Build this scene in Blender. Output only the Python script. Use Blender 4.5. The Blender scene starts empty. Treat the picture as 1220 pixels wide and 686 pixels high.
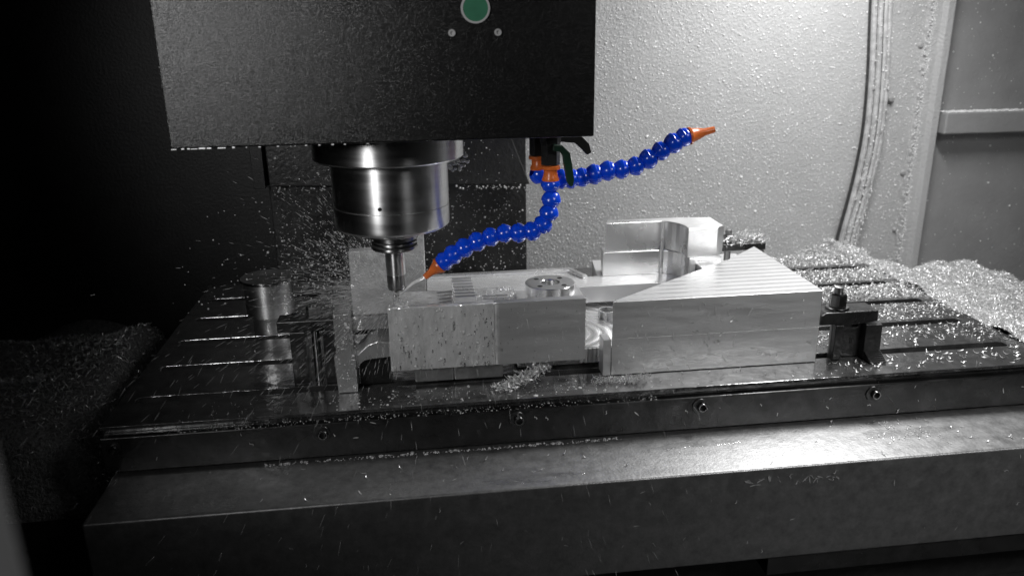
import bpy, bmesh, math, random
import numpy as np
from mathutils import Vector, Matrix

random.seed(7)
rng = np.random.default_rng(7)
S = bpy.context.scene
COL = S.collection

# ------------------------------------------------------------------ camera
cam_d = bpy.data.cameras.new('camera')
cam = bpy.data.objects.new('camera', cam_d)
COL.objects.link(cam)
S.camera = cam
right = Vector((0.9918, -0.1272, -0.0134))
fwd = Vector((0.1169, 0.9442, -0.3080)).normalized()
right = (right - fwd * right.dot(fwd)).normalized()
up = right.cross(fwd).normalized()
cam.matrix_world = Matrix(((right.x, up.x, -fwd.x, 0.0), (right.y, up.y, -fwd.y, 0.0),
                           (right.z, up.z, -fwd.z, 0.4415), (0, 0, 0, 1)))
cam_d.sensor_width = 36.0
cam_d.lens = 27.74
cam_d.clip_start = 0.01
cam_d.clip_end = 50.0
cam_d.dof.use_dof = True
cam_d.dof.focus_distance = 1.05
cam_d.dof.aperture_fstop = 5.0

# ------------------------------------------------------------------ world
W = bpy.data.worlds.new('World')
S.world = W
W.use_nodes = True
W.node_tree.nodes['Background'].inputs[0].default_value = (0.9, 0.95, 1.0, 1)
W.node_tree.nodes['Background'].inputs[1].default_value = 0.0012

# ------------------------------------------------------------------ lamps
def area(name, loc, target, sx, sy, power, color=(1, 1, 1), spread=180):
    d = bpy.data.lights.new(name, 'AREA')
    d.shape = 'RECTANGLE'
    d.size = sx
    d.size_y = sy
    d.energy = power
    d.color = color
    d.spread = math.radians(spread)
    o = bpy.data.objects.new(name, d)
    COL.objects.link(o)
    o.location = loc
    o.rotation_euler = (Vector(target) - Vector(loc)).to_track_quat('-Z', 'Y').to_euler()
    return o

area('work_lamp', (0.80, 1.19, 0.76), (0.62, 1.14, 0.0), 0.30, 0.10, 8.2)
area('front_fill', (1.05, -0.25, 1.00), (0.74, 0.95, 0.0), 0.60, 0.35, 1.35, spread=62)  # fill light added at front right to brighten the camera-facing faces
area('door_lamp', (-0.60, 0.02, 0.60), (-0.17, 0.86, 0.42), 0.22, 0.26, 0.70, spread=54)

S.view_settings.view_transform = 'Standard'
S.view_settings.look = 'None'
S.view_settings.exposure = 0.0
S.view_settings.gamma = 1.0
S.view_settings.use_curve_mapping = False
S.cycles.max_bounces = 8
S.cycles.use_denoising = True

# ------------------------------------------------------------------ materials
def mat(name, base=0.5, metal=0.0, rough=0.5, **k):
    """base colour + noise mottling + bump, all procedural (object coordinates)."""
    m = bpy.data.materials.new(name)
    m.use_nodes = True
    nt = m.node_tree
    N, L = nt.nodes, nt.links
    b = N['Principled BSDF']
    c = base if isinstance(base, tuple) else (base, base, base)
    b.inputs['Base Color'].default_value = (*c, 1)
    b.inputs['Metallic'].default_value = metal
    b.inputs['Roughness'].default_value = rough
    if 'aniso' in k:
        b.inputs['Anisotropic'].default_value = k['aniso']
    if 'spec' in k:
        b.inputs['Specular IOR Level'].default_value = k['spec']
    if 'coat' in k:
        b.inputs['Coat Weight'].default_value = k['coat']
        b.inputs['Coat Roughness'].default_value = k.get('coat_rough', 0.08)
    if 'aniso' in k:        # grinding lines run level, so highlights stretch upright
        tg = N.new('ShaderNodeCombineXYZ')
        tg.inputs[0].default_value, tg.inputs[1].default_value, tg.inputs[2].default_value = 0.0, 0.25, 1.0
        L.new(tg.outputs[0], b.inputs['Tangent'])
    tc = N.new('ShaderNodeTexCoord')
    mp = N.new('ShaderNodeMapping')
    mp.inputs['Scale'].default_value = k.get('stretch', (1, 1, 1))
    L.new(tc.outputs['Object'], mp.inputs['Vector'])
    vec = mp.outputs['Vector']
    v = k.get('vary', 0.0)
    n1 = N.new('ShaderNodeTexNoise')
    n1.inputs['Scale'].default_value = k.get('vary_scale', 25)
    n1.inputs['Detail'].default_value = 8
    n1.inputs['Roughness'].default_value = 0.65
    L.new(vec, n1.inputs['Vector'])
    if v:
        r = N.new('ShaderNodeMapRange')
        r.inputs['From Min'].default_value = 0.3
        r.inputs['From Max'].default_value = 0.7
        r.inputs['To Min'].default_value = 1 - v
        r.inputs['To Max'].default_value = 1 + v
        L.new(n1.outputs['Fac'], r.inputs['Value'])
        mx = N.new('ShaderNodeVectorMath')
        mx.operation = 'SCALE'
        mx.inputs[0].default_value = c
        L.new(r.outputs['Result'], mx.inputs['Scale'])
        L.new(mx.outputs['Vector'], b.inputs['Base Color'])
    rv = k.get('rough_vary', 0.0)
    if rv:
        n3 = N.new('ShaderNodeTexNoise')
        n3.inputs['Scale'].default_value = k.get('rough_scale', 14)
        n3.inputs['Detail'].default_value = 6
        L.new(vec, n3.inputs['Vector'])
        r = N.new('ShaderNodeMapRange')
        r.inputs['From Min'].default_value = 0.3
        r.inputs['From Max'].default_value = 0.7
        r.inputs['To Min'].default_value = max(0.02, rough - rv)
        r.inputs['To Max'].default_value = min(1, rough + rv)
        L.new(n3.outputs['Fac'], r.inputs['Value'])
        L.new(r.outputs['Result'], b.inputs['Roughness'])
    last = None
    if k.get('bump'):
        n2 = N.new('ShaderNodeTexNoise')
        n2.inputs['Scale'].default_value = k.get('bump_scale', 300)
        n2.inputs['Detail'].default_value = k.get('bump_detail', 3)
        L.new(vec, n2.inputs['Vector'])
        bp = N.new('ShaderNodeBump')
        bp.inputs['Strength'].default_value = 1.0
        bp.inputs['Distance'].default_value = k['bump']
        L.new(n2.outputs['Fac'], bp.inputs['Height'])
        last = bp
    if k.get('wave'):       # machining marks
        w = N.new('ShaderNodeTexWave')
        w.wave_type = k.get('wave_type', 'BANDS')
        if w.wave_type == 'BANDS':
            w.bands_direction = k.get('wave_dir', 'Y')
        else:
            w.rings_direction = 'Z'
            mp2 = N.new('ShaderNodeMapping')
            mp2.inputs['Location'].default_value = k.get('wave_centre', (0, 0, 0))
            L.new(tc.outputs['Object'], mp2.inputs['Vector'])
        w.inputs['Scale'].default_value = k['wave']
        w.inputs['Distortion'].default_value = k.get('wave_dist', 0.25)
        w.inputs['Detail'].default_value = 3
        w.inputs['Detail Scale'].default_value = 2.0
        L.new(mp2.outputs['Vector'] if w.wave_type == 'RINGS' else tc.outputs['Object'], w.inputs['Vector'])
        bp = N.new('ShaderNodeBump')
        bp.inputs['Distance'].default_value = k.get('wave_bump', 0.0004)
        L.new(w.outputs['Fac'], bp.inputs['Height'])
        if last:
            L.new(last.outputs['Normal'], bp.inputs['Normal'])
        last = bp
        if k.get('wave_rough'):
            r = N.new('ShaderNodeMapRange')
            r.inputs['To Min'].default_value = rough
            r.inputs['To Max'].default_value = rough + k['wave_rough']
            L.new(w.outputs['Fac'], r.inputs['Value'])
            L.new(r.outputs['Result'], b.inputs['Roughness'])
    if last:
        L.new(last.outputs['Normal'], b.inputs['Normal'])
    return m

M = {}
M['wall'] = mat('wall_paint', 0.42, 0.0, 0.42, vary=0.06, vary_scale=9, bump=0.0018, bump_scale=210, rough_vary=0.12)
M['panel'] = mat('panel_paint', 0.29, 0.0, 0.45, vary=0.12, vary_scale=9, bump=0.0010, bump_scale=160, rough_vary=0.12)
M['shade_wall'] = mat('wall_painted_shade', 0.03, 0.0, 0.5, vary=0.2, bump=0.0008, bump_scale=200)  # shadow on the left walls put into the near-black base colour
M['column'] = mat('way_cover_steel', 0.035, 0.3, 0.36, vary=0.35, vary_scale=18, bump=0.0012, bump_scale=140, rough_vary=0.12)
M['head'] = mat('black_textured_paint', 0.006, 0.0, 0.27, bump=0.00040, bump_scale=1050, bump_detail=1, spec=0.42)
M['black'] = mat('black_plastic', 0.012, 0.0, 0.4, bump=0.0004, bump_scale=300)
M['steel'] = mat('turned_steel', 0.66, 1.0, 0.34, vary=0.06, vary_scale=20, stretch=(1, 1, 12), rough_vary=0.05, aniso=0.85)
M['satin_steel'] = mat('satin_steel', 0.75, 1.0, 0.46, vary=0.15, vary_scale=60, aniso=0.6, rough_vary=0.08)
M['dark_steel'] = mat('dark_tool_steel', 0.30, 1.0, 0.34, vary=0.2, vary_scale=40, rough_vary=0.08, aniso=0.8)
M['oxide'] = mat('black_oxide_steel', 0.10, 0.85, 0.32, vary=0.35, vary_scale=60, bump=0.0005, bump_scale=220, rough_vary=0.1)
M['zinc'] = mat('zinc_bolt', 0.28, 1.0, 0.25, vary=0.2, vary_scale=80)
M['table'] = mat('wet_cast_iron', 0.26, 0.85, 0.17, vary=0.40, vary_scale=45, bump=0.0010, bump_scale=55, rough_vary=0.10, rough_scale=40)
M['rail'] = mat('rail_steel', 0.085, 0.85, 0.28, aniso=0.45, vary=0.35, vary_scale=30, bump=0.0006, bump_scale=70, rough_vary=0.12)
M['cover'] = mat('cover_steel', 0.42, 0.88, 0.44, vary=0.22, vary_scale=80, bump=0.00025, bump_scale=260, rough_vary=0.05, rough_scale=60)
M['alu'] = mat('milled_aluminium', 0.74, 0.80, 0.40, aniso=0.5, vary=0.07, vary_scale=12, stretch=(1, 1, 8), bump=0.0002, bump_scale=120, rough_vary=0.05)
M['alu_top'] = mat('face_milled_aluminium', 0.82, 0.75, 0.28, vary=0.05, wave=19, wave_dir='Y', wave_bump=0.0004, wave_rough=0.12, wave_dist=0.4)
M['alu_fine'] = mat('fine_milled_aluminium', 0.86, 0.45, 0.25, vary=0.05, wave=45, wave_dir='Y', wave_bump=0.0004, wave_rough=0.14)
M['alu_bright'] = mat('bright_aluminium', 0.86, 0.70, 0.30, aniso=0.4, vary=0.06, vary_scale=15, rough_vary=0.08, bump=0.0002, bump_scale=60)
M['alu_run'] = mat('streaked_wet_aluminium', 0.90, 0.35, 0.16, aniso=0.3, vary=0.22, vary_scale=70, stretch=(1, 1, 0.35), bump=0.0028, bump_scale=120, bump_detail=1, rough_vary=0.10)
M['alu_turned'] = mat('turned_aluminium', 0.88, 1.0, 0.30, aniso=0.75, vary=0.05, rough_vary=0.06)
M['alu_shelf'] = mat('coolant_flooded_aluminium', 0.84, 0.50, 0.16, vary=0.30, vary_scale=60, bump=0.0022, bump_scale=70, rough_vary=0.1)
M['alu_wet'] = mat('wet_aluminium', 0.80, 0.75, 0.26, vary=0.10, vary_scale=25, bump=0.0010, bump_scale=70, rough_vary=0.12)
M['alu_swirl'] = mat('swirl_milled_aluminium', 0.80, 0.92, 0.22, wave=22, wave_type='RINGS', wave_centre=(-0.20, -1.04, 0), wave_bump=0.0004, wave_rough=0.15)
M['chip'] = mat('aluminium_chip', 0.85, 0.6, 0.40, vary=0.15, vary_scale=60)
M['chip_bed'] = mat('chip_bed', 0.42, 0.5, 0.5, vary=0.6, vary_scale=180, bump=0.004, bump_scale=260)
M['drop'] = mat('coolant_drop', 0.74, 0.0, 0.12, vary=0.2, vary_scale=60)
M['blue'] = mat('blue_plastic', (0.003, 0.066, 0.74), 0.0, 0.22, vary=0.12, vary_scale=60, bump=0.0002, bump_scale=200, coat=0.35)
M['orange'] = mat('orange_plastic', (0.66, 0.15, 0.030), 0.0, 0.30, vary=0.15, vary_scale=80, bump=0.0003, bump_scale=150)
M['green_handle'] = mat('dark_green_plastic', (0.010, 0.034, 0.020), 0.0, 0.35, vary=0.2, vary_scale=60)
M['sticker'] = mat('green_sticker', (0.035, 0.16, 0.09), 0.0, 0.4, vary=0.1, vary_scale=80)
M['sticker_ring'] = mat('pale_sticker_ring', 0.42, 0.0, 0.4)
M['rubber'] = mat('conduit_rubber', 0.42, 0.0, 0.42, vary=0.35, vary_scale=50, bump=0.0015, bump_scale=260)
M['door'] = mat('door_edge_paint', 0.25, 0.0, 0.5)
M['pan'] = mat('pan_steel', 0.04, 0.3, 0.5, vary=0.4, vary_scale=30, bump=0.001, bump_scale=80)

def water_mat(name, gloss, bump, scale):
    m = bpy.data.materials.new(name)
    m.use_nodes = True
    nt = m.node_tree
    N, L = nt.nodes, nt.links
    N.remove(N['Principled BSDF'])
    out = N['Material Output']
    t = N.new('ShaderNodeBsdfTransparent')
    g = N.new('ShaderNodeBsdfGlossy')
    g.inputs['Roughness'].default_value = 0.06
    mx = N.new('ShaderNodeMixShader')
    mx.inputs[0].default_value = gloss
    L.new(t.outputs[0], mx.inputs[1])
    L.new(g.outputs[0], mx.inputs[2])
    L.new(mx.outputs[0], out.inputs['Surface'])
    tc = N.new('ShaderNodeTexCoord')
    n = N.new('ShaderNodeTexNoise')
    n.inputs['Scale'].default_value = scale
    n.inputs['Detail'].default_value = 3
    b = N.new('ShaderNodeBump')
    b.inputs['Distance'].default_value = bump
    L.new(tc.outputs['Object'], n.inputs['Vector'])
    L.new(n.outputs['Fac'], b.inputs['Height'])
    L.new(b.outputs['Normal'], g.inputs['Normal'])
    return m

def spray_mat():
    m = bpy.data.materials.new('coolant_spray')
    m.use_nodes = True
    N, L = m.node_tree.nodes, m.node_tree.links
    b = N['Principled BSDF']
    b.inputs['Base Color'].default_value = (0.8, 0.8, 0.8, 1)
    b.inputs['Roughness'].default_value = 0.15
    t = N.new('ShaderNodeBsdfTransparent')
    mx = N.new('ShaderNodeMixShader')
    mx.inputs[0].default_value = 0.42
    L.new(t.outputs[0], mx.inputs[1])
    L.new(b.outputs[0], mx.inputs[2])
    L.new(mx.outputs[0], N['Material Output'].inputs['Surface'])
    return m

M['spray'] = spray_mat()
M['water'] = water_mat('coolant_water', 0.14, 0.004, 60)

# ------------------------------------------------------------------ helpers
def link(name, me, material=None, parent=None, smooth=False):
    o = bpy.data.objects.new(name, me)
    COL.objects.link(o)
    if material and not me.materials:
        me.materials.append(M[material])
    if parent:
        o.parent = parent
    if smooth:
        me.shade_smooth()
    return o

def tag(o, label, cat, group=None):
    o['label'] = label
    o['category'] = cat
    if group:
        o['group'] = group
    return o

def struct(o):
    o['kind'] = 'structure'
    return o

def stuff(o, label=None, cat=None):
    o['kind'] = 'stuff'
    if label:
        o['label'] = label
        o['category'] = cat
    return o

def thing(name, label, cat, loc=(0, 0, 0), group=None):
    o = bpy.data.objects.new(name, None)
    o.empty_display_size = 0.02
    COL.objects.link(o)
    o.location = loc
    return tag(o, label, cat, group)

def rel(o, parent):
    """keep world coordinates of mesh data under an Empty that is not at the origin"""
    o.parent = parent
    o.matrix_parent_inverse = Matrix.Translation(-Vector(parent.location))
    return o

def from_bm(bm, name, material, parent=None, smooth=False, bevel=0.0, seg=2, angle=30):
    bmesh.ops.recalc_face_normals(bm, faces=bm.faces)
    if bevel:
        es = [e for e in bm.edges if len(e.link_faces) == 2 and e.calc_face_angle(0) > math.radians(angle)]
        bmesh.ops.bevel(bm, geom=es, offset=bevel, segments=seg, affect='EDGES', profile=0.5, clamp_overlap=True)
    me = bpy.data.meshes.new(name)
    bm.to_mesh(me)
    bm.free()
    o = link(name, me, material)
    if smooth:
        me.shade_smooth()
        me.set_sharp_from_angle(angle=math.radians(35))
    if parent:
        rel(o, parent)
    return o

def bm_box(bm, x0, x1, y0, y1, z0, z1):
    vs = [bm.verts.new(p) for p in ((x0, y0, z0), (x1, y0, z0), (x1, y1, z0), (x0, y1, z0),
                                    (x0, y0, z1), (x1, y0, z1), (x1, y1, z1), (x0, y1, z1))]
    for f in ((3, 2, 1, 0), (4, 5, 6, 7), (0, 1, 5, 4), (1, 2, 6, 5), (2, 3, 7, 6), (3, 0, 4, 7)):
        bm.faces.new([vs[i] for i in f])
    return bm

def box(name, x0, x1, y0, y1, z0, z1, material, parent=None, bevel=0.0008, seg=2, smooth=False):
    return from_bm(bm_box(bmesh.new(), x0, x1, y0, y1, z0, z1), name, material, parent, bevel=bevel, seg=seg, smooth=smooth)

def bm_prism(bm, poly, a0, a1, axis='z'):
    def P(p, a):
        if axis == 'z':
            return (p[0], p[1], a)
        if axis == 'y':
            return (p[0], a, p[1])
        return (a, p[0], p[1])
    lo = [bm.verts.new(P(p, a0)) for p in poly]
    hi = [bm.verts.new(P(p, a1)) for p in poly]
    n = len(poly)
    bm.faces.new(lo[::-1])
    bm.faces.new(hi)
    for i in range(n):
        bm.faces.new((lo[i], lo[(i + 1) % n], hi[(i + 1) % n], hi[i]))
    return bm

def prism(name, poly, a0, a1, material, parent=None, axis='z', bevel=0.0008, smooth=False, seg=2):
    return from_bm(bm_prism(bmesh.new(), poly, a0, a1, axis), name, material, parent, bevel=bevel, smooth=smooth, seg=seg)

def bm_lathe(bm, prof, n=48, mtx=None):
    """prof = [(r, z)]; closed with caps where r == 0"""
    rings = []
    for r, z in prof:
        if r <= 1e-7:
            rings.append([bm.verts.new((0, 0, z))])
        else:
            rings.append([bm.verts.new((r * math.cos(2 * math.pi * i / n), r * math.sin(2 * math.pi * i / n), z)) for i in range(n)])
    for a, b in zip(rings, rings[1:]):
        for i in range(n):
            j = (i + 1) % n
            if len(a) == 1 and len(b) == 1:
                continue
            if len(a) == 1:
                bm.faces.new((a[0], b[j], b[i]))
            elif len(b) == 1:
                bm.faces.new((a[i], a[j], b[0]))
            else:
                bm.faces.new((a[i], a[j], b[j], b[i]))
    if mtx is not None:
        bmesh.ops.transform(bm, matrix=mtx, verts=[v for ring in rings for v in ring])
    return bm

def lathe(name, prof, loc, material, parent=None, n=48, mtx=None, smooth=True):
    bm = bm_lathe(bmesh.new(), prof, n)
    T = Matrix.Translation(loc)
    if mtx is not None:
        T = T @ mtx
    bmesh.ops.transform(bm, matrix=T, verts=bm.verts[:])
    return from_bm(bm, name, material, parent, smooth=smooth)

def aim(d):
    return Vector(d).to_track_quat('Z', 'Y').to_matrix().to_4x4()

def bm_tube(bm, pts, r, n=10):
    pts = [Vector(p) for p in pts]
    rs = r if isinstance(r, (list, tuple)) else [r] * len(pts)
    rings = []
    ref = None
    for i, p in enumerate(pts):
        d = (pts[min(i + 1, len(pts) - 1)] - pts[max(i - 1, 0)]).normalized()
        if ref is None:
            ref = d.orthogonal().normalized()
        u = (ref - d * ref.dot(d)).normalized()
        ref = u
        v = d.cross(u)
        rings.append([bm.verts.new(p + (u * math.cos(2 * math.pi * k / n) + v * math.sin(2 * math.pi * k / n)) * rs[i]) for k in range(n)])
    for a, b in zip(rings, rings[1:]):
        for k in range(n):
            bm.faces.new((a[k], a[(k + 1) % n], b[(k + 1) % n], b[k]))
    bm.faces.new(rings[0][::-1])
    bm.faces.new(rings[-1])
    return bm

def spline(pts, n=8):
    pts = [Vector(p) for p in pts]
    out = []
    for i in range(len(pts) - 1):
        p0, p1, p2, p3 = pts[max(i - 1, 0)], pts[i], pts[i + 1], pts[min(i + 2, len(pts) - 1)]
        for k in range(n):
            t = k / n
            out.append(0.5 * ((2 * p1) + (p2 - p0) * t + (2 * p0 - 5 * p1 + 4 * p2 - p3) * t * t + (3 * p1 - p0 - 3 * p2 + p3) * t ** 3))
    out.append(pts[-1])
    return out

def tube(name, pts, r, material, parent=None, n=10, smooth=True):
    return from_bm(bm_tube(bmesh.new(), pts, r, n), name, material, parent, smooth=smooth)

# --- clouds of small pieces (chips, drops), vectorised into one mesh
def rot_matrices(n, r=rng):
    q = r.normal(size=(n, 4))
    q /= np.linalg.norm(q, axis=1)[:, None]
    w, x, y, z = q.T
    return np.stack([np.stack([1 - 2 * (y * y + z * z), 2 * (x * y - z * w), 2 * (x * z + y * w)], -1),
                     np.stack([2 * (x * y + z * w), 1 - 2 * (x * x + z * z), 2 * (y * z - x * w)], -1),
                     np.stack([2 * (x * z - y * w), 2 * (y * z + x * w), 1 - 2 * (x * x + y * y)], -1)], -2)

def chip_shape(kind):
    """thin curled sliver about 1 unit long; returns verts, quads"""
    n = 5
    vs = []
    for i in range(n + 1):
        t = i / n - 0.5
        if kind == 0:
            a = t * 2.6
            p = (math.sin(a) * 0.42, 0, 0.45 - math.cos(a) * 0.45)
        elif kind == 1:
            p = (t, 0, 0.10 * t * t * 4)
        else:
            a = t * 7
            p = (t * 0.8, math.sin(a) * 0.12, 0.12 - math.cos(a) * 0.12)
        w = 0.085 * (1 - 0.7 * abs(2 * t) ** 2)
        tw = t * (1.4 if kind == 2 else 0.7)
        vs.append((p[0], p[1] - w * math.cos(tw), p[2] - w * math.sin(tw)))
        vs.append((p[0], p[1] + w * math.cos(tw), p[2] + w * math.sin(tw)))
    fs = [(2 * i, 2 * i + 1, 2 * i + 3, 2 * i + 2) for i in range(n)]
    return np.array(vs), np.array(fs)

def ball_shape(flat=1.0):
    t = (1 + 5 ** 0.5) / 2
    v = np.array([(-1, t, 0), (1, t, 0), (-1, -t, 0), (1, -t, 0), (0, -1, t), (0, 1, t), (0, -1, -t), (0, 1, -t),
                  (t, 0, -1), (t, 0, 1), (-t, 0, -1), (-t, 0, 1)], float)
    v /= np.linalg.norm(v[0])
    f = np.array([(0, 11, 5), (0, 5, 1), (0, 1, 7), (0, 7, 10), (0, 10, 11), (1, 5, 9), (5, 11, 4), (11, 10, 2), (10, 7, 6),
                  (7, 1, 8), (3, 9, 4), (3, 4, 2), (3, 2, 6), (3, 6, 8), (3, 8, 9), (4, 9, 5), (2, 4, 11), (6, 2, 10), (8, 6, 7), (9, 8, 1)])
    return v, f

def cloud_mesh(name, batches, smooth=True):
    """batches: list of (verts (n,k,3), faces (m,j)); one mesh"""
    V, F, off = [], [], 0
    for v, f in batches:
        n, k, _ = v.shape
        V.append(v.reshape(-1, 3))
        ff = (f[None] + (np.arange(n) * k)[:, None, None] + off).reshape(-1, f.shape[1])
        F.append(ff)
        off += n * k
    me = bpy.data.meshes.new(name)
    verts = np.concatenate(V)
    me.vertices.add(len(verts))
    me.vertices.foreach_set('co', verts.ravel())
    loops = np.concatenate([f.ravel() for f in F])
    tot = np.concatenate([np.full(len(f), f.shape[1]) for f in F])
    me.loops.add(len(loops))
    me.loops.foreach_set('vertex_index', loops.astype(np.int32))
    me.polygons.add(len(tot))
    me.polygons.foreach_set('loop_start', np.concatenate([[0], np.cumsum(tot)[:-1]]).astype(np.int32))
    me.update(calc_edges=True)
    if smooth:
        me.shade_smooth()
    return me

def chips(pos, size, flat=0.0, lift=0.0):
    """pos (n,3), size (n,), flat 0 = any pose, 1 = lying on the ground"""
    n = len(pos)
    out = []
    kinds = rng.integers(0, 3, n)
    for k in range(3):
        i = np.where(kinds == k)[0]
        if not len(i):
            continue
        v, f = chip_shape(k)
        R = rot_matrices(len(i))
        if flat:
            a = rng.uniform(0, 2 * np.pi, len(i))
            Rz = np.zeros((len(i), 3, 3))
            Rz[:, 0, 0] = np.cos(a)
            Rz[:, 0, 1] = -np.sin(a)
            Rz[:, 1, 0] = np.sin(a)
            Rz[:, 1, 1] = np.cos(a)
            Rz[:, 2, 2] = 1
            sel = rng.random(len(i)) < flat
            R[sel] = Rz[sel]
        p = np.einsum('nij,kj->nki', R, v) * size[i][:, None, None] + pos[i][:, None, :]
        p[:, :, 2] += lift
        out.append((p, f))
    return out

def drops(pos, radius, squash_axis=None, squash=0.5, stretch=None):
    v, f = ball_shape()
    n = len(pos)
    s = np.ones((n, 3)) * rng.uniform(0.7, 1.3, (n, 3))
    if squash_axis is not None:
        s[:, squash_axis] *= squash
    if stretch is not None:
        s[:, 2] *= stretch
    return [(v[None] * s[:, None, :] * radius[:, None, None] + pos[:, None, :], f)]

def threads(p0, d, length, radius):
    """thin tapered ligaments: 4-sided spindles along d"""
    n = len(p0)
    d = d / np.linalg.norm(d, axis=1)[:, None]
    ref = np.where(np.abs(d[:, :1]) < 0.9, np.array([[1.0, 0, 0]]), np.array([[0, 1.0, 0]]))
    u = np.cross(d, ref)
    u /= np.linalg.norm(u, axis=1)[:, None]
    w = np.cross(d, u)
    pts = [p0]
    for t, rr in ((0.35, 1.0), (0.75, 0.8)):
        c = p0 + d * (length * t)[:, None]
        for a in range(4):
            ca, sa = math.cos(a * math.pi / 2), math.sin(a * math.pi / 2)
            pts.append(c + (u * ca + w * sa) * (radius * rr)[:, None])
    pts.append(p0 + d * length[:, None])
    v = np.stack(pts, 1)
    f = []
    for a in range(4):
        b = (a + 1) % 4
        f += [(0, 1 + a, 1 + b), (1 + a, 5 + a, 5 + b), (1 + a, 5 + b, 1 + b), (5 + a, 9, 5 + b)]
    return [(v, np.array(f))]

# =================================================================== SETTING
# enclosure walls
struct(box('left_rear_wall', -0.80, -0.2625, 1.560, 1.600, -0.40, 1.60, 'shade_wall', bevel=0))
struct(box('back_wall', -0.262, 1.075, 1.560, 1.600, -0.40, 1.60, 'wall', bevel=0))
rw = struct(box('side_panel_wall', 1.075, 2.20, 1.566, 1.606, -0.40, 1.60, 'panel', bevel=0))
struct(box('left_wall', -0.84, -0.80, 0.30, 1.60, -0.40, 1.60, 'shade_wall', bevel=0))
struct(box('chip_pan', -0.80, 2.2, 0.30, 1.56, -0.36, -0.32, 'pan', bevel=0))

seam = thing('panel_seam', 'vertical raised seam strip between the pale wall and the darker panel', 'wall strip', (1.075, 1.56, 0))
prism('strip', [(1.040, 1.560), (1.050, 1.548), (1.066, 1.546), (1.072, 1.538), (1.088, 1.538), (1.094, 1.566), (1.040, 1.5659)], -0.35, 1.55, 'wall', seam, bevel=0.002)
for z in (0.405, 0.145, 0.02, -0.05):
    lathe('rivet', [(0, 0.006), (0.004, 0.005), (0.007, 0.001), (0.007, 0.0)], (1.038 - 0.0, 1.5605, z), 'panel', seam, 14, Matrix.Rotation(math.pi / 2, 4, 'X'))
tag(box('wall_ledge', 1.0945, 2.1, 1.525, 1.5655, 0.228, 0.272, 'panel', bevel=0.003),
    'grey horizontal ledge strip across the darker right-hand panel', 'ledge')
tag(lathe('wall_bolt', [(0, 0.010), (0.005, 0.009), (0.008, 0.005), (0.009, 0.0)], (0.985, 1.5605, 0.300), 'panel', None, 16, Matrix.Rotation(math.pi / 2, 4, 'X')),
    'small dark bolt head on the pale wall right of the conduit', 'bolt')

# ribbed conduit on the wall
cond = thing('cable_conduit', 'grey ribbed cable conduit curving down the pale back wall', 'conduit', (0.92, 1.54, -0.05))
cpath = [(0.926, 1.540, 0.62), (0.933, 1.540, 0.49), (0.944, 1.538, 0.36), (0.948, 1.536, 0.25), (0.942, 1.534, 0.165), (0.930, 1.532, 0.085), (0.918, 1.530, 0.02), (0.908, 1.526, -0.06)]
for k in range(4):
    off = (k - 1.5) * 0.0105
    tube('rib', spline([(x + off, y + (0.004 if k in (0, 3) else 0), z) for x, y, z in cpath]), 0.0058, 'rubber', cond, 10)
tube('sleeve', spline([(x, y + 0.016, z) for x, y, z in cpath]), 0.0195, 'oxide', cond, 14)

# way cover behind the spindle
col = thing('column_cover', 'dark speckled steel way cover behind the spindle', 'machine column', (-0.02, 1.49, -0.3))
box('panel', -0.262, 0.212, 1.470, 1.559, -0.32, 1.0, 'column', col, bevel=0.002)
prism('wiper_plate', [(-0.262, 0.60), (-0.255, 0.185), (0.215, 0.172), (0.180, 0.262), (0.150, 0.60)], 1.440, 1.458, 'column', col, axis='y', bevel=0.002)
box('side_rail', -0.285, -0.264, 1.45, 1.559, 0.18, 1.0, 'black', col)

# =================================================================== MACHINE TABLE
tb = thing('machine_table', 'long wet T-slotted steel machine table carrying the workpiece', 'machine table', (0.24, 1.18, 0))
def stadium(x0, x1, yc, w, n=8):
    r = w / 2
    pts = [(x1 - r + r * math.cos(a), yc + r * math.sin(a)) for a in [(-math.pi / 2) + math.pi * i / n for i in range(n + 1)]]
    pts += [(x0 + r + r * math.cos(a), yc + r * math.sin(a)) for a in [(math.pi / 2) + math.pi * i / n for i in range(n + 1)]]
    return pts
slab_bm = bmesh.new()
bm_prism(slab_bm, [(0.900, 0.0), (1.457, 0.0), (1.457, -0.058), (0.909, -0.058), (0.909, -0.0055), (0.900, -0.0045)], -0.387, 0.872, axis='x')
slab = from_bm(slab_bm, 'slotted_top', 'table', tb)
SLOTS = [0.9715 + 0.1 * k for k in range(5)]
cut_bm = bmesh.new()
for y in SLOTS:
    bm_prism(cut_bm, stadium(-0.368, 0.846, y, 0.017), -0.035, 0.02)
bmesh.ops.recalc_face_normals(cut_bm, faces=cut_bm.faces)
cut_me = bpy.data.meshes.new('slot_cutter')
cut_bm.to_mesh(cut_me)
cut_bm.free()
cutter = bpy.data.objects.new('slot_cutter', cut_me)
COL.objects.link(cutter)
mod = slab.modifiers.new('slots', 'BOOLEAN')
mod.object = cutter
mod.operation = 'DIFFERENCE'
mod.solver = 'EXACT'
bpy.context.view_layer.update()
new_me = bpy.data.meshes.new_from_object(slab.evaluated_get(bpy.context.evaluated_depsgraph_get()))
slab.modifiers.clear()
slab.data = new_me
if not new_me.materials:
    new_me.materials.append(M['table'])
bpy.data.objects.remove(cutter)
bvm = slab.modifiers.new('edge', 'BEVEL')
bvm.width = 0.0005
bvm.segments = 2
bvm.limit_method = 'ANGLE'

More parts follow.
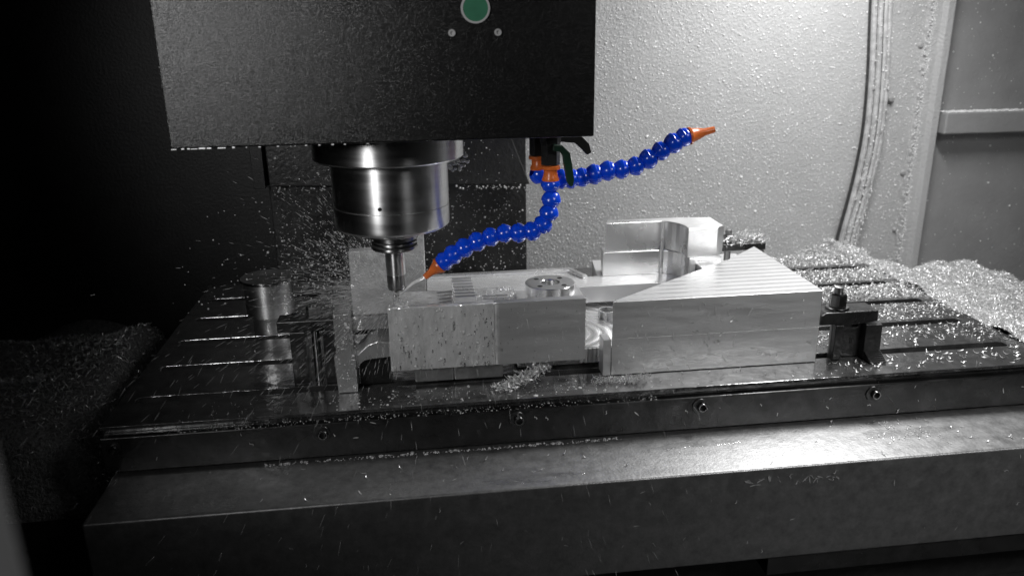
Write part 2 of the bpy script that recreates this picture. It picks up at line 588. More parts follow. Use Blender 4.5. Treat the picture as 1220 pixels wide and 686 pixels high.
rail = box('front_rail', -0.387, 1.20, 0.895, 0.9089, -0.0585, -0.0125, 'rail', tb, bevel=0.0012)
for k, x in enumerate((-0.379, -0.129, 0.115, 0.356, 0.597, 0.84)):
    x += 0.004 if k == 0 else 0
    rx = Matrix.Rotation(math.pi / 2, 4, 'X')
    bolt = lathe('bolt', [(0.0042, 0.002), (0.0042, 0.006), (0.0056, 0.006), (0.0060, 0.0052), (0.0060, 0.0)], (x + 0.0022, 0.8949, -0.0262), 'zinc', tb, 20, rx)
    lathe('washer', [(0.0062, 0.0014), (0.0105, 0.0014), (0.0110, 0.0006), (0.0110, 0.0)], (x, 0.8949, -0.0258), 'oxide', bolt, 24, rx)
    lathe('hex_recess', [(0, 0.0012), (0.0043, 0.0012)], (x + 0.0022, 0.8949, -0.0262), 'black', bolt, 6, rx)

# bed cover in front of and under the table
bed = thing('bed_cover', 'wide worn steel cover ledge running in front below the table', 'machine cover', (0.5, 0.9, -0.3))
bb = bmesh.new()
bm_prism(bb, [(0.793, -0.062), (1.30, -0.062), (1.30, -0.071), (0.802, -0.071), (0.802, -0.193), (0.793, -0.193)], -0.379, 1.60, axis='x')
from_bm(bb, 'cover_plate', 'cover', bed, bevel=0.0034, seg=4, smooth=True)
box('lower_panel', 0.421, 1.60, 0.799, 0.86, -0.222, -0.1935, 'rail', bed)
box('end_plate', -0.378, -0.374, 0.803, 1.29, -0.30, -0.072, 'rail', bed)
box('under_frame', -0.36, 1.6, 0.87, 1.28, -0.319, -0.0715, 'pan', bed)
tag(box('side_chute', -0.70, -0.385, 0.885, 0.95, -0.319, -0.150, 'pan', bevel=0.003), 'dark steel chute edge low at the left of the bed', 'chute')

# =================================================================== HEAD AND SPINDLE
head = thing('milling_head', 'black textured milling head box with a green round sticker', 'milling head', (-0.024, 1.1, 0.331))
hb = bmesh.new()
bm_box(hb, -0.248, 0.200, 0.860, 1.44, 0.331, 1.05)
from_bm(hb, 'casing', 'head', head, bevel=0.0018, seg=2)
rx = Matrix.Rotation(math.pi / 2, 4, 'X')
badge = lathe('round_badge', [(0, 0.0016), (0.0130, 0.0016), (0.0130, 0.0)], (0.0725, 0.8595, 0.4655), 'sticker', head, 40, rx)
lathe('badge_ring', [(0.0130, 0.0), (0.0130, 0.0021), (0.0150, 0.0021), (0.0153, 0.0)], (0.0725, 0.8595, 0.4655), 'sticker_ring', badge, 40, rx)
for x in (0.0475, 0.0955):
    lathe('screw', [(0, 0.0005), (0.0018, 0.0005), (0.0019, 0.0024), (0.0034, 0.0024), (0.0040, 0.0)], (x, 0.8595, 0.4415), 'sticker_ring', head, 18, rx)
# bare chipped paint along the lower front edge
eb = bmesh.new()
x = -0.247
while x < -0.03:
    ln = random.uniform(0.002, 0.012) if x < -0.18 else random.uniform(0.0008, 0.003)
    bm_box(eb, x, x + ln, 0.8590, 0.8606, 0.3304, 0.3304 + random.uniform(0.0005, 0.0015))
    x += ln + (random.uniform(0.001, 0.007) if x < -0.20 else random.uniform(0.006, 0.024))
stuff(from_bm(eb, 'bare_edge_flecks', 'chip', head))
sp = (-0.029, 1.01, 0)
lathe('spindle_flange', [(0, 0.345), (0.094, 0.345), (0.094, 0.296), (0.092, 0.294), (0.075, 0.2935)], sp, 'steel', head, 72)
nose = lathe('spindle_nose', [(0.0735, 0.2935), (0.0735, 0.2365), (0.0725, 0.2360), (0.0725, 0.2350), (0.0735, 0.2345), (0.0735, 0.2125), (0.0728, 0.2095), (0.0700, 0.2070), (0.0690, 0.2062), (0.042, 0.2052), (0, 0.205)], sp, 'steel', head, 96)
hx, hy = -0.0415, 1.01 - math.sqrt(0.0735 ** 2 - (0.0125) ** 2)
lathe('vent_hole', [(0, 0.0004), (0.0024, 0.0004), (0.0024, -0.001)], (hx, hy, 0.2425), 'black', nose, 16, aim((-0.17, -0.98, 0)))
lathe('nose_ring', [(0.0405, 0.2049), (0.0405, 0.1975), (0.0395, 0.1965), (0, 0.1965)], sp, 'steel', head, 64)

th = thing('tool_holder', 'steel tool holder with slim end mill under the spindle', 'tool holder', (-0.029, 1.01, 0.109))
lathe('flange_ring', [(0.0310, 0.1964), (0.0310, 0.1895), (0.0255, 0.1885), (0.0255, 0.1870), (0.0295, 0.1862), (0.0300, 0.1840), (0.0235, 0.1825), (0.0235, 0.1812), (0.0298, 0.1802), (0.0302, 0.1775), (0.0285, 0.1755), (0.0150, 0.1740), (0, 0.174)], sp, 'dark_steel', th, 64)
lathe('collet_body', [(0.0128, 0.1745), (0.0128, 0.1405), (0.0123, 0.1400), (0, 0.140)], sp, 'steel', th, 40)
lathe('collet_nut', [(0.0120, 0.1399), (0.0124, 0.1385), (0.0124, 0.1230), (0.0112, 0.1195), (0, 0.1190)], sp, 'dark_steel', th, 40)
em = bmesh.new()
prof = []
for k in range(9):
    z = 0.119 - k * 0.0125 / 8
    a = k * 0.5
    prof.append([em.verts.new((sp[0] + r * math.cos(a + q * math.pi / 2), sp[1] + r * math.sin(a + q * math.pi / 2), z)) for q in range(4) for r in (0.0034,)])
for a, b in zip(prof, prof[1:]):
    for q in range(4):
        em.faces.new((a[q], a[(q + 1) % 4], b[(q + 1) % 4], b[q]))
em.faces.new(prof[-1])
from_bm(em, 'end_mill', 'steel', th)

# =================================================================== COOLANT HOSES
seg_prof = [(0.0066, -0.0098), (0.0080, -0.0092), (0.0103, -0.0066), (0.0122, -0.0032), (0.0131, -0.0002), (0.0132, 0.0022), (0.0128, 0.0027), (0.0117, 0.0029),
            (0.0115, 0.0052), (0.0103, 0.0076), (0.0084, 0.0092), (0.0070, 0.0097)]
sb = bm_lathe(bmesh.new(), seg_prof, 24)
bmesh.ops.recalc_face_normals(sb, faces=sb.faces)
seg_me = bpy.data.meshes.new('segment')
sb.to_mesh(seg_me)
sb.free()
seg_me.materials.append(M['blue'])
seg_me.shade_smooth()
seg_me.set_sharp_from_angle(angle=math.radians(40))

def hose(name, label, pts, nozzle_tip, fit_top, scale=1.0):
    root = thing(name, label, 'coolant hose', pts[0], 'coolant hoses under the milling head')
    P = [Vector(p) for p in pts]
    for i, p in enumerate(P):
        d = (P[min(i + 1, len(P) - 1)] - P[max(i - 1, 0)]).normalized()
        o = bpy.data.objects.new('segment', seg_me)
        COL.objects.link(o)
        o.parent = root
        sc = scale * random.uniform(0.95, 1.04)
        o.matrix_local = Matrix.Translation(p - P[0]) @ aim(d + Vector([random.uniform(-.08, .08) for _ in range(3)])) @ Matrix.Diagonal((sc, sc, sc, 1))
    core = [P[0]] + P[1:]
    tube('inner_tube', spline(core, 4), 0.0068 * scale, 'blue', root, 10)
    a = P[-1]
    t = Vector(nozzle_tip)
    d = (t - a).normalized()
    s = a + d * 0.007
    ln = (t - s).length
    lathe('nozzle', [(0.0080 * scale, 0), (0.0112 * scale, 0.0008), (0.0112 * scale, 0.0035), (0.0092 * scale, 0.0055), (0.0070 * scale, ln * 0.42), (0.0048 * scale, ln * 0.62), (0.0040 * scale, ln), (0.0026 * scale, ln), (0.0024 * scale, ln * 0.8), (0, ln * 0.8)],
          s, 'orange', root, 28, aim(d))
    return root

h1 = [(0.176, 1.000, 0.254), (0.177, 1.000, 0.234), (0.174, 0.999, 0.2165), (0.166, 0.999, 0.201), (0.1515, 0.999, 0.1925), (0.134, 0.999, 0.191),
      (0.1155, 1.0, 0.191), (0.097, 1.0, 0.187), (0.079, 1.0, 0.1815), (0.062, 1.0, 0.174), (0.047, 1.0, 0.1655), (0.035, 1.0, 0.157)]
hz1 = hose('coolant_hose', 'blue segmented coolant hose bending down to an orange nozzle at the tool', h1, (0.0085, 1.002, 0.136), None)
lathe('orange_fitting', [(0.0108, 0.2575), (0.0112, 0.2605), (0.0098, 0.2640), (0.0088, 0.2690), (0.0088, 0.2720), (0.0128, 0.2735), (0.0130, 0.2775), (0.0105, 0.2785), (0, 0.2785)], (0.176, 1.0, 0), 'orange', hz1, 24)
lathe('valve_body', [(0.0118, 0.2790), (0.0122, 0.2800), (0.0122, 0.3060), (0.0135, 0.3065), (0.0135, 0.334), (0, 0.334)], (0.176, 1.0, 0), 'black', hz1, 6, smooth=False)
lever = bmesh.new()
def strap(bm, pts, w, t):
    P = [Vector(p) for p in pts]
    prev = None
    for i, p in enumerate(P):
        d = (P[min(i + 1, len(P) - 1)] - P[max(i - 1, 0)]).normalized()
        yv = Vector((0, 1, 0))
        nn = d.cross(yv).normalized()
        ww = w if not isinstance(w, (list, tuple)) else w[i]
        ring = [bm.verts.new(p + nn * ww + yv * t), bm.verts.new(p + nn * ww - yv * t), bm.verts.new(p - nn * ww - yv * t), bm.verts.new(p - nn * ww + yv * t)]
        if prev:
            for k in range(4):
                bm.faces.new((prev[k], prev[(k + 1) % 4], ring[(k + 1) % 4], ring[k]))
        else:
            bm.faces.new(ring)
        prev = ring
    bm.faces.new(prev[::-1])
    return bm
strap(lever, [(0.176, 0.984, 0.303), (0.1865, 0.984, 0.3015), (0.193, 0.984, 0.2945), (0.1955, 0.984, 0.280), (0.1985, 0.984, 0.2600), (0.2000, 0.984, 0.2535)],
      [0.004, 0.0042, 0.0048, 0.0052, 0.0048, 0.0018], 0.004)
from_bm(lever, 'valve_lever', 'green_handle', hz1, bevel=0.001)

h2 = [(0.165, 1.030, 0.262), (0.179, 1.034, 0.2555), (0.196, 1.036, 0.2535), (0.2095, 1.036, 0.2535), (0.225, 1.036, 0.2545), (0.2415, 1.036, 0.2580), (0.260, 1.036, 0.2620), (0.279, 1.036, 0.2635),
      (0.2985, 1.036, 0.2672), (0.316, 1.036, 0.2760), (0.333, 1.036, 0.2862), (0.350, 1.036, 0.2962), (0.364, 1.036, 0.3035)]
hz2 = hose('coolant_hose', 'blue segmented coolant hose reaching right with an orange tip in mid air', h2, (0.4065, 1.036, 0.3130), None, 1.06)
lathe('orange_fitting', [(0.0105, 0.0), (0.0112, 0.003), (0.0092, 0.007), (0.0090, 0.013), (0.0128, 0.0145), (0.0128, 0.0185), (0, 0.0195)], (0.1650, 1.030, 0.268), 'orange', hz2, 24)
lathe('valve_body', [(0.0120, 0.2876), (0.0120, 0.334), (0, 0.334)], (0.165, 1.030, 0), 'black', hz2, 6, smooth=False)
lever = bmesh.new()
strap(lever, [(0.170, 1.012, 0.3165), (0.196, 1.012, 0.3130), (0.2120, 1.012, 0.3105), (0.2235, 1.012, 0.2995), (0.2285, 1.012, 0.2900)], [0.0065, 0.0072, 0.0066, 0.0058, 0.0032], 0.005)
from_bm(lever, 'valve_lever', 'black', hz2, bevel=0.001)

# =================================================================== WORKPIECE
wp = thing('aluminium_workpiece', 'large pocketed aluminium workpiece with a triangular corner block, being milled on the table', 'workpiece', (0.2, 1.1, 0))
# front wall of the pocket (left, raised off the table)
prism('front_wall', [(0.0945, 0.9526), (0.0975, 0.9517), (0.1005, 0.9512), (0.1045, 0.951), (0.2145, 0.951), (0.2145, 0.9635), (0.0945, 0.9635)], 0.026, 0.1125, 'alu', wp, bevel=0.0009)
box('wet_front_wall', -0.041, 0.0944, 0.9513, 0.9632, 0.026, 0.1122, 'alu_run', wp, bevel=0.0012)
# right corner block: flat triangular top, foot at its lower left
tri = [(0.250, 0.951), (0.541, 0.951), (0.545, 1.184), (0.470, 1.113), (0.460, 1.108)]
prism('corner_block', tri, 0.0005, 0.1049, 'alu', wp, bevel=0.0009)
box('corner_block_foot', 0.239, 0.2499, 0.951, 0.975, 0.0005, 0.0520, 'alu', wp)
box('scribe_line', 0.2405, 0.5405, 0.95075, 0.9512, 0.0519, 0.0523, 'alu_bright', wp, bevel=0)
prism('corner_block_face', [(0.2515, 0.9524), (0.5398, 0.9524), (0.5437, 1.1815), (0.4705, 1.1120), (0.4600, 1.1070)], 0.1049, 0.1053, 'alu_top', wp, bevel=0)
# left end wall with its wider foot
prism('end_wall', [(-0.110, 0.0005), (-0.0855, 0.0005), (-0.0855, 0.046), (-0.0900, 0.046), (-0.0900, 0.108), (-0.109, 0.108), (-0.1085, 0.054), (-0.112, 0.050)], 0.951, 0.990, 'alu_wet', wp, axis='y', bevel=0.0008)
# rear wall with taller right part
prism('rear_wall', [(-0.110, 0.0005), (0.012, 0.0005), (0.012, 0.141), (-0.012, 0.143), (-0.012, 0.111), (-0.110, 0.109)], 1.2495, 1.272, 'alu_shelf', wp, axis='y', bevel=0.001)
# arched web between end wall and pocket
arch = [(-0.0853, 0.047), (-0.0853, 0.030), (-0.081, 0.036), (-0.075, 0.0405), (-0.066, 0.0425), (-0.0413, 0.044), (-0.0413, 0.064), (-0.057, 0.066), (-0.069, 0.062), (-0.078, 0.054)]
prism('web', arch, 0.958, 1.005, 'alu_wet', wp, axis='y', bevel=0.001)
# pocket shelf, comb ribs, inner plate
box('pocket_shelf', -0.036, 0.135, 0.9637, 1.075, 0.070, 0.0935, 'alu_shelf', wp, bevel=0.001)
for k in range(7):
    box('comb_rib', 0.046, 0.074, 0.982 + k * 0.0135, 0.9885 + k * 0.0135, 0.0936, 0.1125, 'alu_bright', wp, bevel=0.0006)
for k in range(4):
    box('comb_rib', 0.085, 0.120, 0.972 + k * 0.013, 0.980 + k * 0.013, 0.0936, 0.1010, 'alu_bright', wp, bevel=0.0006)
prism('rear_ledge', [(0.013, 1.148), (0.560, 1.148), (0.560, 1.29), (0.300, 1.29), (0.288, 1.20), (0.262, 1.198), (0.245, 1.243), (0.013, 1.243)], 0.036, 0.0635, 'alu_fine', wp, bevel=0.001)
prism('ledge_rim', [(0.013, 1.224), (0.247, 1.224), (0.262, 1.186), (0.270, 1.189), (0.252, 1.236), (0.013, 1.236)], 0.0636, 0.0690, 'alu_bright', wp, bevel=0.001)
box('pocket_floor', 0.128, 0.330, 0.984, 1.165, 0.006, 0.0300, 'alu_swirl', wp, bevel=0.001)
for k in range(9):
    lathe('flute', [(0.0030, 0.0085), (0.0030, 0.0285), (0, 0.0287)], (0.216 + k * 0.006, 0.9835, 0), 'alu_bright', wp, 10)
lathe('bore', [(0, 0.0304), (0.0125, 0.0304), (0.0130, 0.0300)], (0.281, 1.098, 0), 'black', wp, 32)
lathe('bore_wall', [(0.0120, 0.0301), (0.0120, 0.0410), (0.0137, 0.0410), (0.0137, 0.0300)], (0.281, 1.098, 0), 'alu_bright', wp, 32)
# round boss with bore and four tapped holes
bo = lathe('boss', [(0.0125, 0.085), (0.0125, 0.1115), (0.0135, 0.1125), (0.0335, 0.1125), (0.0342, 0.1118), (0.0342, 0.0301)], (0.180, 1.026, 0), 'alu_turned', wp, 64)
lathe('boss_bore', [(0, 0.098), (0.0124, 0.098)], (0.180, 1.026, 0), 'dark_steel', bo, 32)
for k in range(4):
    a = math.radians(45 + 90 * k)
    lathe('tapped_hole', [(0, 0.1128), (0.0036, 0.1128)], (0.180 + 0.0235 * math.cos(a), 1.026 + 0.0235 * math.sin(a), 0), 'black', bo, 16)
prism('boss_flank', [(0.199, 1.000), (0.2225, 1.000), (0.2225, 1.052), (0.199, 1.052)], 0.0302, 0.0985, 'alu', wp, bevel=0.001)
# stepped block at the back with its scooped front
def arc(p, q, bul, n=8):
    p, q = Vector((*p, 0)), Vector((*q, 0))
    m = (p + q) / 2
    nrm = Vector((-(q - p).y, (q - p).x, 0))
    return [tuple(((1 - t) * p + t * q + nrm * bul * 4 * t * (1 - t))[:2]) for t in [i / n for i in range(n + 1)]]
sc = arc((0.394, 1.200), (0.417, 1.142), 0.16)
upper = [(0.301, 1.200)] + sc + [(0.465, 1.142), (0.478, 1.152), (0.478, 1.212), (0.431, 1.219), (0.308, 1.222)]
prism('stepped_block_top', upper, 0.1032, 0.150, 'alu_turned', wp, bevel=0.0010)
sc2 = arc((0.394, 1.196), (0.419, 1.136), 0.20)
lower = [(0.2965, 1.196)] + sc2 + [(0.430, 1.137), (0.430, 1.152), (0.478, 1.153), (0.478, 1.222), (0.300, 1.226)]
prism('stepped_block_base', lower, 0.0636, 0.1029, 'alu_turned', wp, bevel=0.0010)
lathe('corner_bead', [(0.0022, 0.036), (0.0022, 0.151), (0, 0.1515)], (0.3925, 1.1935, 0), 'alu_bright', wp, 12)
prism('step_pad', [(0.432, 1.112), (0.500, 1.112), (0.506, 1.152), (0.432, 1.1515)], 0.0636, 0.0935, 'alu_bright', wp, bevel=0.001)
lathe('pad_hole', [(0, 0.0937), (0.0075, 0.0937)], (0.474, 1.128, 0), 'black', wp, 20)

# parallels under the raised front wall
tag(box('parallel_bar', -0.011, 0.0395, 0.960, 0.975, 0.0045, 0.0255, 'cover', bevel=0.0015), 'left of two grey parallel bars under the wet front wall of the workpiece', 'parallel bar', 'parallels under the workpiece')
tag(box('parallel_bar', 0.0405, 0.105, 0.960, 0.975, 0.0045, 0.0255, 'cover', bevel=0.0015), 'right of two grey parallel bars under the workpiece, beside the chip tuft', 'parallel bar', 'parallels under the workpiece')

tag(box('shade_block', -0.083, -0.0425, 0.972, 1.03, 0.0006, 0.040, 'black', bevel=0.0015), 'black block added for the shade in the opening under the arched web of the workpiece', 'block')  # black block added to darken the opening under the web

# =================================================================== CLAMPS
def hexprof(r, z0, z1):
    return [(0, z1), (r * 0.86, z1), (r, z1 - 0.002), (r, z0 + 0.0005), (r * 0.95, z0), (0, z0)]
cl = thing('strap_clamp', 'dark step clamp with hex nut gripping the right end of the workpiece', 'clamp', (0.585, 0.9715, 0), 'clamps holding the workpiece')
prism('strap', [(0.5445, 0.052), (0.5455, 0.066), (0.552, 0.070), (0.628, 0.0700), (0.629, 0.0540), (0.605, 0.0515)], 0.955, 0.990, 'oxide', cl, axis='y', bevel=0.0012)
lathe('washer', [(0, 0.0735), (0.0150, 0.0735), (0.0158, 0.0725), (0.0158, 0.0702), (0, 0.0702)], (0.576, 0.9715, 0), 'zinc', cl, 32)
lathe('nut', hexprof(0.0118, 0.0736, 0.0930), (0.576, 0.9715, 0), 'zinc', cl, 6, smooth=False, mtx=Matrix.Rotation(0.2, 4, 'Z'))
stud = bmesh.new()
pr = [(0, 0.1020)]
for k in range(28):
    z = 0.1015 - k * 0.0041
    pr += [(0.0062, z), (0.0056, z - 0.002)]
bm_lathe(stud, pr, 20, Matrix.Translation((0.576, 0.9715, 0)))
from_bm(stud, 'stud', 'dark_steel', cl, smooth=True)
box('riser', 0.5670, 0.5790, 0.953, 0.960, 0.0006, 0.0515, 'oxide', cl)
rb = prism('step_block', [(0.5800, 0.0006), (0.6120, 0.0006), (0.6120, 0.0505), (0.604, 0.0505), (0.604, 0.044), (0.596, 0.044), (0.596, 0.0505), (0.5800, 0.0505)], 0.962, 0.990, 'oxide', cl, axis='y', bevel=0.0008)
box('block_slot', 0.594, 0.599, 0.9612, 0.963, 0.0200, 0.0300, 'black', rb)
prism('heel_block', [(0.610, 0.0008), (0.635, 0.0008), (0.634, 0.0505), (0.610, 0.0515)], 0.950, 0.985, 'oxide', cl, axis='y', bevel=0.001)
hb2 = bmesh.new()
n = 6
poly = [(0.9498, 0.0006), (0.9498, 0.0120)]
for k in range(n):
    y = 0.9498 - (k + 1) * 0.0030
    z = 0.0120 - (k + 1) * 0.0018
    poly += [(y, z + 0.0018), (y, z)]
poly += [(y, 0.0006)]
bm_prism(hb2, poly, 0.611, 0.6345, axis='x')
from_bm(hb2, 'serrated_foot', 'oxide', cl)

cl2 = thing('strap_clamp', 'shadowed dark clamp gripping the left end wall of the workpiece', 'clamp', (-0.14, 1.0, 0), 'clamps holding the workpiece')
box('strap', -0.185, -0.1125, 0.985, 1.015, 0.075, 0.090, 'oxide', cl2, bevel=0.0012)
lathe('nut', hexprof(0.0095, 0.0902, 0.1050), (-0.139, 1.0, 0), 'dark_steel', cl2, 6, smooth=False)
lathe('stud', [(0.0055, 0.0006), (0.0055, 0.1080), (0, 0.1095)], (-0.139, 1.0, 0), 'dark_steel', cl2, 20)
box('step_block', -0.170, -0.150, 0.985, 1.012, 0.0006, 0.0745, 'oxide', cl2)
box('heel_block', -0.128, -0.1130, 0.985, 1.012, 0.0006, 0.0745, 'oxide', cl2)

cl3 = thing('strap_clamp', 'chip-covered clamp behind the stepped back block of the workpiece', 'clamp', (0.535, 1.222, 0), 'clamps holding the workpiece')
box('strap', 0.482, 0.575, 1.205, 1.235, 0.092, 0.1045, 'oxide', cl3, bevel=0.0012)
lathe('nut', hexprof(0.0095, 0.1047, 0.1170), (0.515, 1.22, 0), 'dark_steel', cl3, 6, smooth=False)
lathe('stud', [(0.0055, 0.0006), (0.0055, 0.1250), (0, 0.1260)], (0.515, 1.22, 0), 'dark_steel', cl3, 20)
box('step_block', 0.553, 0.573, 1.206, 1.233, 0.0636, 0.0915, 'oxide', cl3)

cy = thing('round_fixture', 'shiny round steel fixture with a dark lid standing in shadow at the left', 'fixture', (-0.232, 1.205, 0))
lathe('body', [(0.028, 0.0006), (0.0285, 0.022), (0.0310, 0.026), (0.0355, 0.030), (0.0360, 0.034), (0.0362, 0.050), (0.0352, 0.0505), (0.0352, 0.0525), (0.0362, 0.053), (0.0365, 0.083), (0, 0.083)], (-0.232, 1.205, 0), 'satin_steel', cy, 56)
lathe('lid', [(0, 0.0880), (0.0400, 0.0876), (0.0405, 0.0868), (0.0400, 0.0832), (0, 0.0831)], (-0.232, 1.205, 0), 'dark_steel', cy, 56)

# door edge close to the lens
tag(box('door_edge', -0.22, -0.0955, 0.150, 0.172, -0.05, 0.62, 'door', bevel=0.003), 'out-of-focus grey door edge at the lower left corner', 'door frame')

# =================================================================== CHIPS, DROPS, SPRAY
def hpile(x, y):
    """right-hand heap height field"""
    h = -0.030 - 0.03 * np.maximum(0, x - 1.05) / 0.15
    h = h + 0.030 * np.exp(-((x - 1.06) / 0.10) ** 2 - ((y - 1.33) / 0.12) ** 2)
    h = h + 0.030 * np.exp(-((x - 0.88) / 0.05) ** 2)
    h = h - 0.10 * np.clip((y - 1.40) / 0.15, 0, 1) ** 1.3 * np.clip((x - 0.95) / 0.1, 0, 1)
    h = h + 0.005 * np.sin(x * 41 + y * 23) + 0.004 * np.sin(x * 73 - y * 61)
    return h
nx, ny = 60, 70
xs = np.linspace(0.873, 1.62, nx)
ys = np.linspace(0.80, 1.558, ny)
gx, gy = np.meshgrid(xs, ys)
gz = hpile(gx, gy)
verts = np.stack([gx, gy, gz], -1).reshape(-1, 3)
faces = [(j * nx + i, j * nx + i + 1, (j + 1) * nx + i + 1, (j + 1) * nx + i) for j in range(ny - 1) for i in range(nx - 1)]
me = bpy.data.meshes.new('chip_heap')
me.from_pydata(verts.tolist(), [], faces)
me.shade_smooth()
heap = stuff(link('chip_heap', me, 'chip_bed'), 'bright heap of aluminium chips beside the right end of the table', 'chips')
n = 60000
px = rng.uniform(0.868, 1.45, n)
py = rng.uniform(0.86, 1.555, n)
pz = hpile(px, py) + rng.uniform(-0.001, 0.006, n)
c = link('heap_chips', cloud_mesh('heap_chips', chips(np.stack([px, py, pz], -1), rng.uniform(0.003, 0.009, n))), 'chip')
c.parent = heap
stuff(c)

xs = np.linspace(0.50, 0.874, 70)
ys = np.linspace(1.4575, 1.5595, 10)
gx, gy = np.meshgrid(xs, ys)
gz = -0.040 + 0.006 * np.sin(gx * 57) + 0.004 * np.sin(gx * 131 + gy * 40)
t = np.clip((gx - 0.78) / 0.092, 0, 1)
gz = (1 - t) * gz + t * (hpile(gx, gy) - 0.001)
me = bpy.data.meshes.new('rear_ridge')
me.from_pydata(np.stack([gx, gy, gz], -1).reshape(-1, 3).tolist(), [], [(j * 70 + i, j * 70 + i + 1, (j + 1) * 70 + i + 1, (j + 1) * 70 + i) for j in range(9) for i in range(69)])
c = link('rear_ridge', me, 'chip_bed')
c.parent = heap
stuff(c)
n = 1500
px = rng.uniform(0.78, 0.92, n)
py = rng.uniform(1.45, 1.556, n)
c = link('rear_ridge_chips', cloud_mesh('rear_ridge_chips', chips(np.stack([px, py, -0.035 + np.clip((px - 0.78) / 0.092, 0, 1) * 0.035 + rng.uniform(0, 0.006, n)], -1), rng.uniform(0.004, 0.010, n))), 'chip')
c.parent = heap
stuff(c)

# left-hand heap (in shadow)
def hleft(x, y):
    e = np.clip((y - 0.95) / 0.10, 0, 1) * np.clip((-0.40 - x) / 0.08 + (y - 1.0) * 0.0, 0, 1)
    return -0.30 + e * (0.235 + 0.03 * np.sin(x * 17) * np.sin(y * 13)) - 0.05 * np.clip((y - 1.40) / 0.1, 0, 1)
xs = np.linspace(-0.799, -0.39, 36)
ys = np.linspace(0.90, 1.555, 50)
gx, gy = np.meshgrid(xs, ys)
verts = np.stack([gx, gy, hleft(gx, gy)], -1).reshape(-1, 3)
faces = [(j * 36 + i, j * 36 + i + 1, (j + 1) * 36 + i + 1, (j + 1) * 36 + i) for j in range(49) for i in range(35)]
me = bpy.data.meshes.new('chip_heap')
me.from_pydata(verts.tolist(), [], faces)
me.shade_smooth()
heap2 = stuff(link('chip_heap', me, 'chip_bed'), 'dark heap of chips in shadow at the left side', 'chips')
n = 6000
px = rng.uniform(-0.79, -0.41, n)
py = rng.uniform(0.94, 1.5, n)
c = link('heap_chips', cloud_mesh('heap_chips', chips(np.stack([px, py, hleft(px, py) + rng.uniform(0, 0.005, n)], -1), rng.uniform(0.005, 0.013, n))), 'chip')
c.parent = heap2
stuff(c)

# chips in the pan in front (bottom right)
n = 5000
px = rng.uniform(-0.1, 1.4, n)
py = rng.uniform(0.45, 0.86, n)
stuff(link('pan_chips', cloud_mesh('pan_chips', chips(np.stack([px, py, -0.318 + rng.uniform(0, 0.012, n)], -1), rng.uniform(0.005, 0.013, n))), 'chip'),
      'dark chips lying in the pan below the bed cover', 'chips')

# chips on the table top
B = []
def clear_slots(y):
    m = np.ones_like(y, bool)
    for s in SLOTS:
        m &= np.abs(y - s) > 0.0125
    return m
n = 7000
px = 0.872 - np.abs(rng.normal(0, 0.16, n))
py = rng.uniform(1.0, 1.455, n)
k = clear_slots(py) & (px > 0.55)
k &= rng.random(n) < np.clip((py - 0.97) / 0.30, 0.05, 1)
B += chips(np.stack([px[k], py[k], np.full(k.sum(), 0.0012)], -1), rng.uniform(0.003, 0.009, k.sum()), flat=0.8)
n = 2800
px = rng.uniform(0.55, 0.872, n)
py = rng.uniform(1.19, 1.457, n)
k = clear_slots(py)
B += chips(np.stack([px[k], py[k], rng.uniform(0.001, 0.006, k.sum())], -1), rng.uniform(0.003, 0.009, k.sum()), flat=0.5)
n = 260
px = rng.uniform(0.56, 0.872, n)
py = rng.uniform(0.905, 1.10, n)
k = clear_slots(py)
B += chips(np.stack([px[k], py[k], np.full(k.sum(), 0.0012)], -1), rng.uniform(0.006, 0.013, k.sum()), flat=0.9)
n = 120
px = rng.uniform(-0.3, 0.56, n)
py = rng.uniform(0.902, 0.948, n)
B += chips(np.stack([px, py, np.full(n, 0.0010)], -1), rng.uniform(0.002, 0.006, n), flat=0.9)
stuff(link('table_chips', cloud_mesh('table_chips', B), 'chip'), 'scattered bright chips lying on the right end of the slotted table', 'chips')

# chip tufts
def tuft(cx, cy, cz, ln, dirv, n, spread, size):
    t = rng.random(n)
    p = np.array([[cx, cy, cz]]) + t[:, None] * np.array([dirv]) * ln + rng.normal(0, 1, (n, 3)) * np.array([spread])
    p[:, 2] = np.maximum(p[:, 2], 0.001)
    return chips(p, rng.uniform(*size, n))
stuff(link('chip_tuft', cloud_mesh('chip_tuft', tuft(0.098, 0.926, 0.003, 0.075, (0.8, 0.32, 0.22), 420, (0.006, 0.004, 0.003), (0.004, 0.013))), 'chip'),
      'tuft of stringy chips on the table edge under the front wall', 'chips')
stuff(link('chip_tuft', cloud_mesh('chip_tuft', tuft(0.225, 0.934, 0.002, 0.065, (1, -0.12, 0.06), 420, (0.005, 0.004, 0.002), (0.002, 0.007))), 'chip'),
      'small row of pale chips at the foot of the triangular corner block', 'chips')
n = 420
p = np.stack([rng.uniform(-0.033, 0.040, n), rng.uniform(0.966, 1.04, n), rng.uniform(0.0938, 0.0965, n)], -1)
k = (p[:, 1] - 0.966) < 0.075 * (1 - (p[:, 0] + 0.033) / 0.075)
B = chips(p[k], rng.uniform(0.002, 0.007, k.sum()), flat=0.6)
n = 70
p = np.stack([rng.uniform(0.078, 0.134, n), rng.uniform(1.02, 1.07, n), rng.uniform(0.0938, 0.0965, n)], -1)
B += chips(p, rng.uniform(0.002, 0.008, n), flat=0.6)
stuff(link('pocket_chips', cloud_mesh('pocket_chips', B), 'chip'), 'wet chips lying in the flooded pocket beside the cutter', 'chips')
stuff(link('clamp_chips', cloud_mesh('clamp_chips', tuft(0.490, 1.222, 0.108, 0.09, (1, 0, 0.02), 320, (0.006, 0.012, 0.004), (0.006, 0.016))), 'chip'),
      'chips heaped over the clamp behind the back block', 'chips')

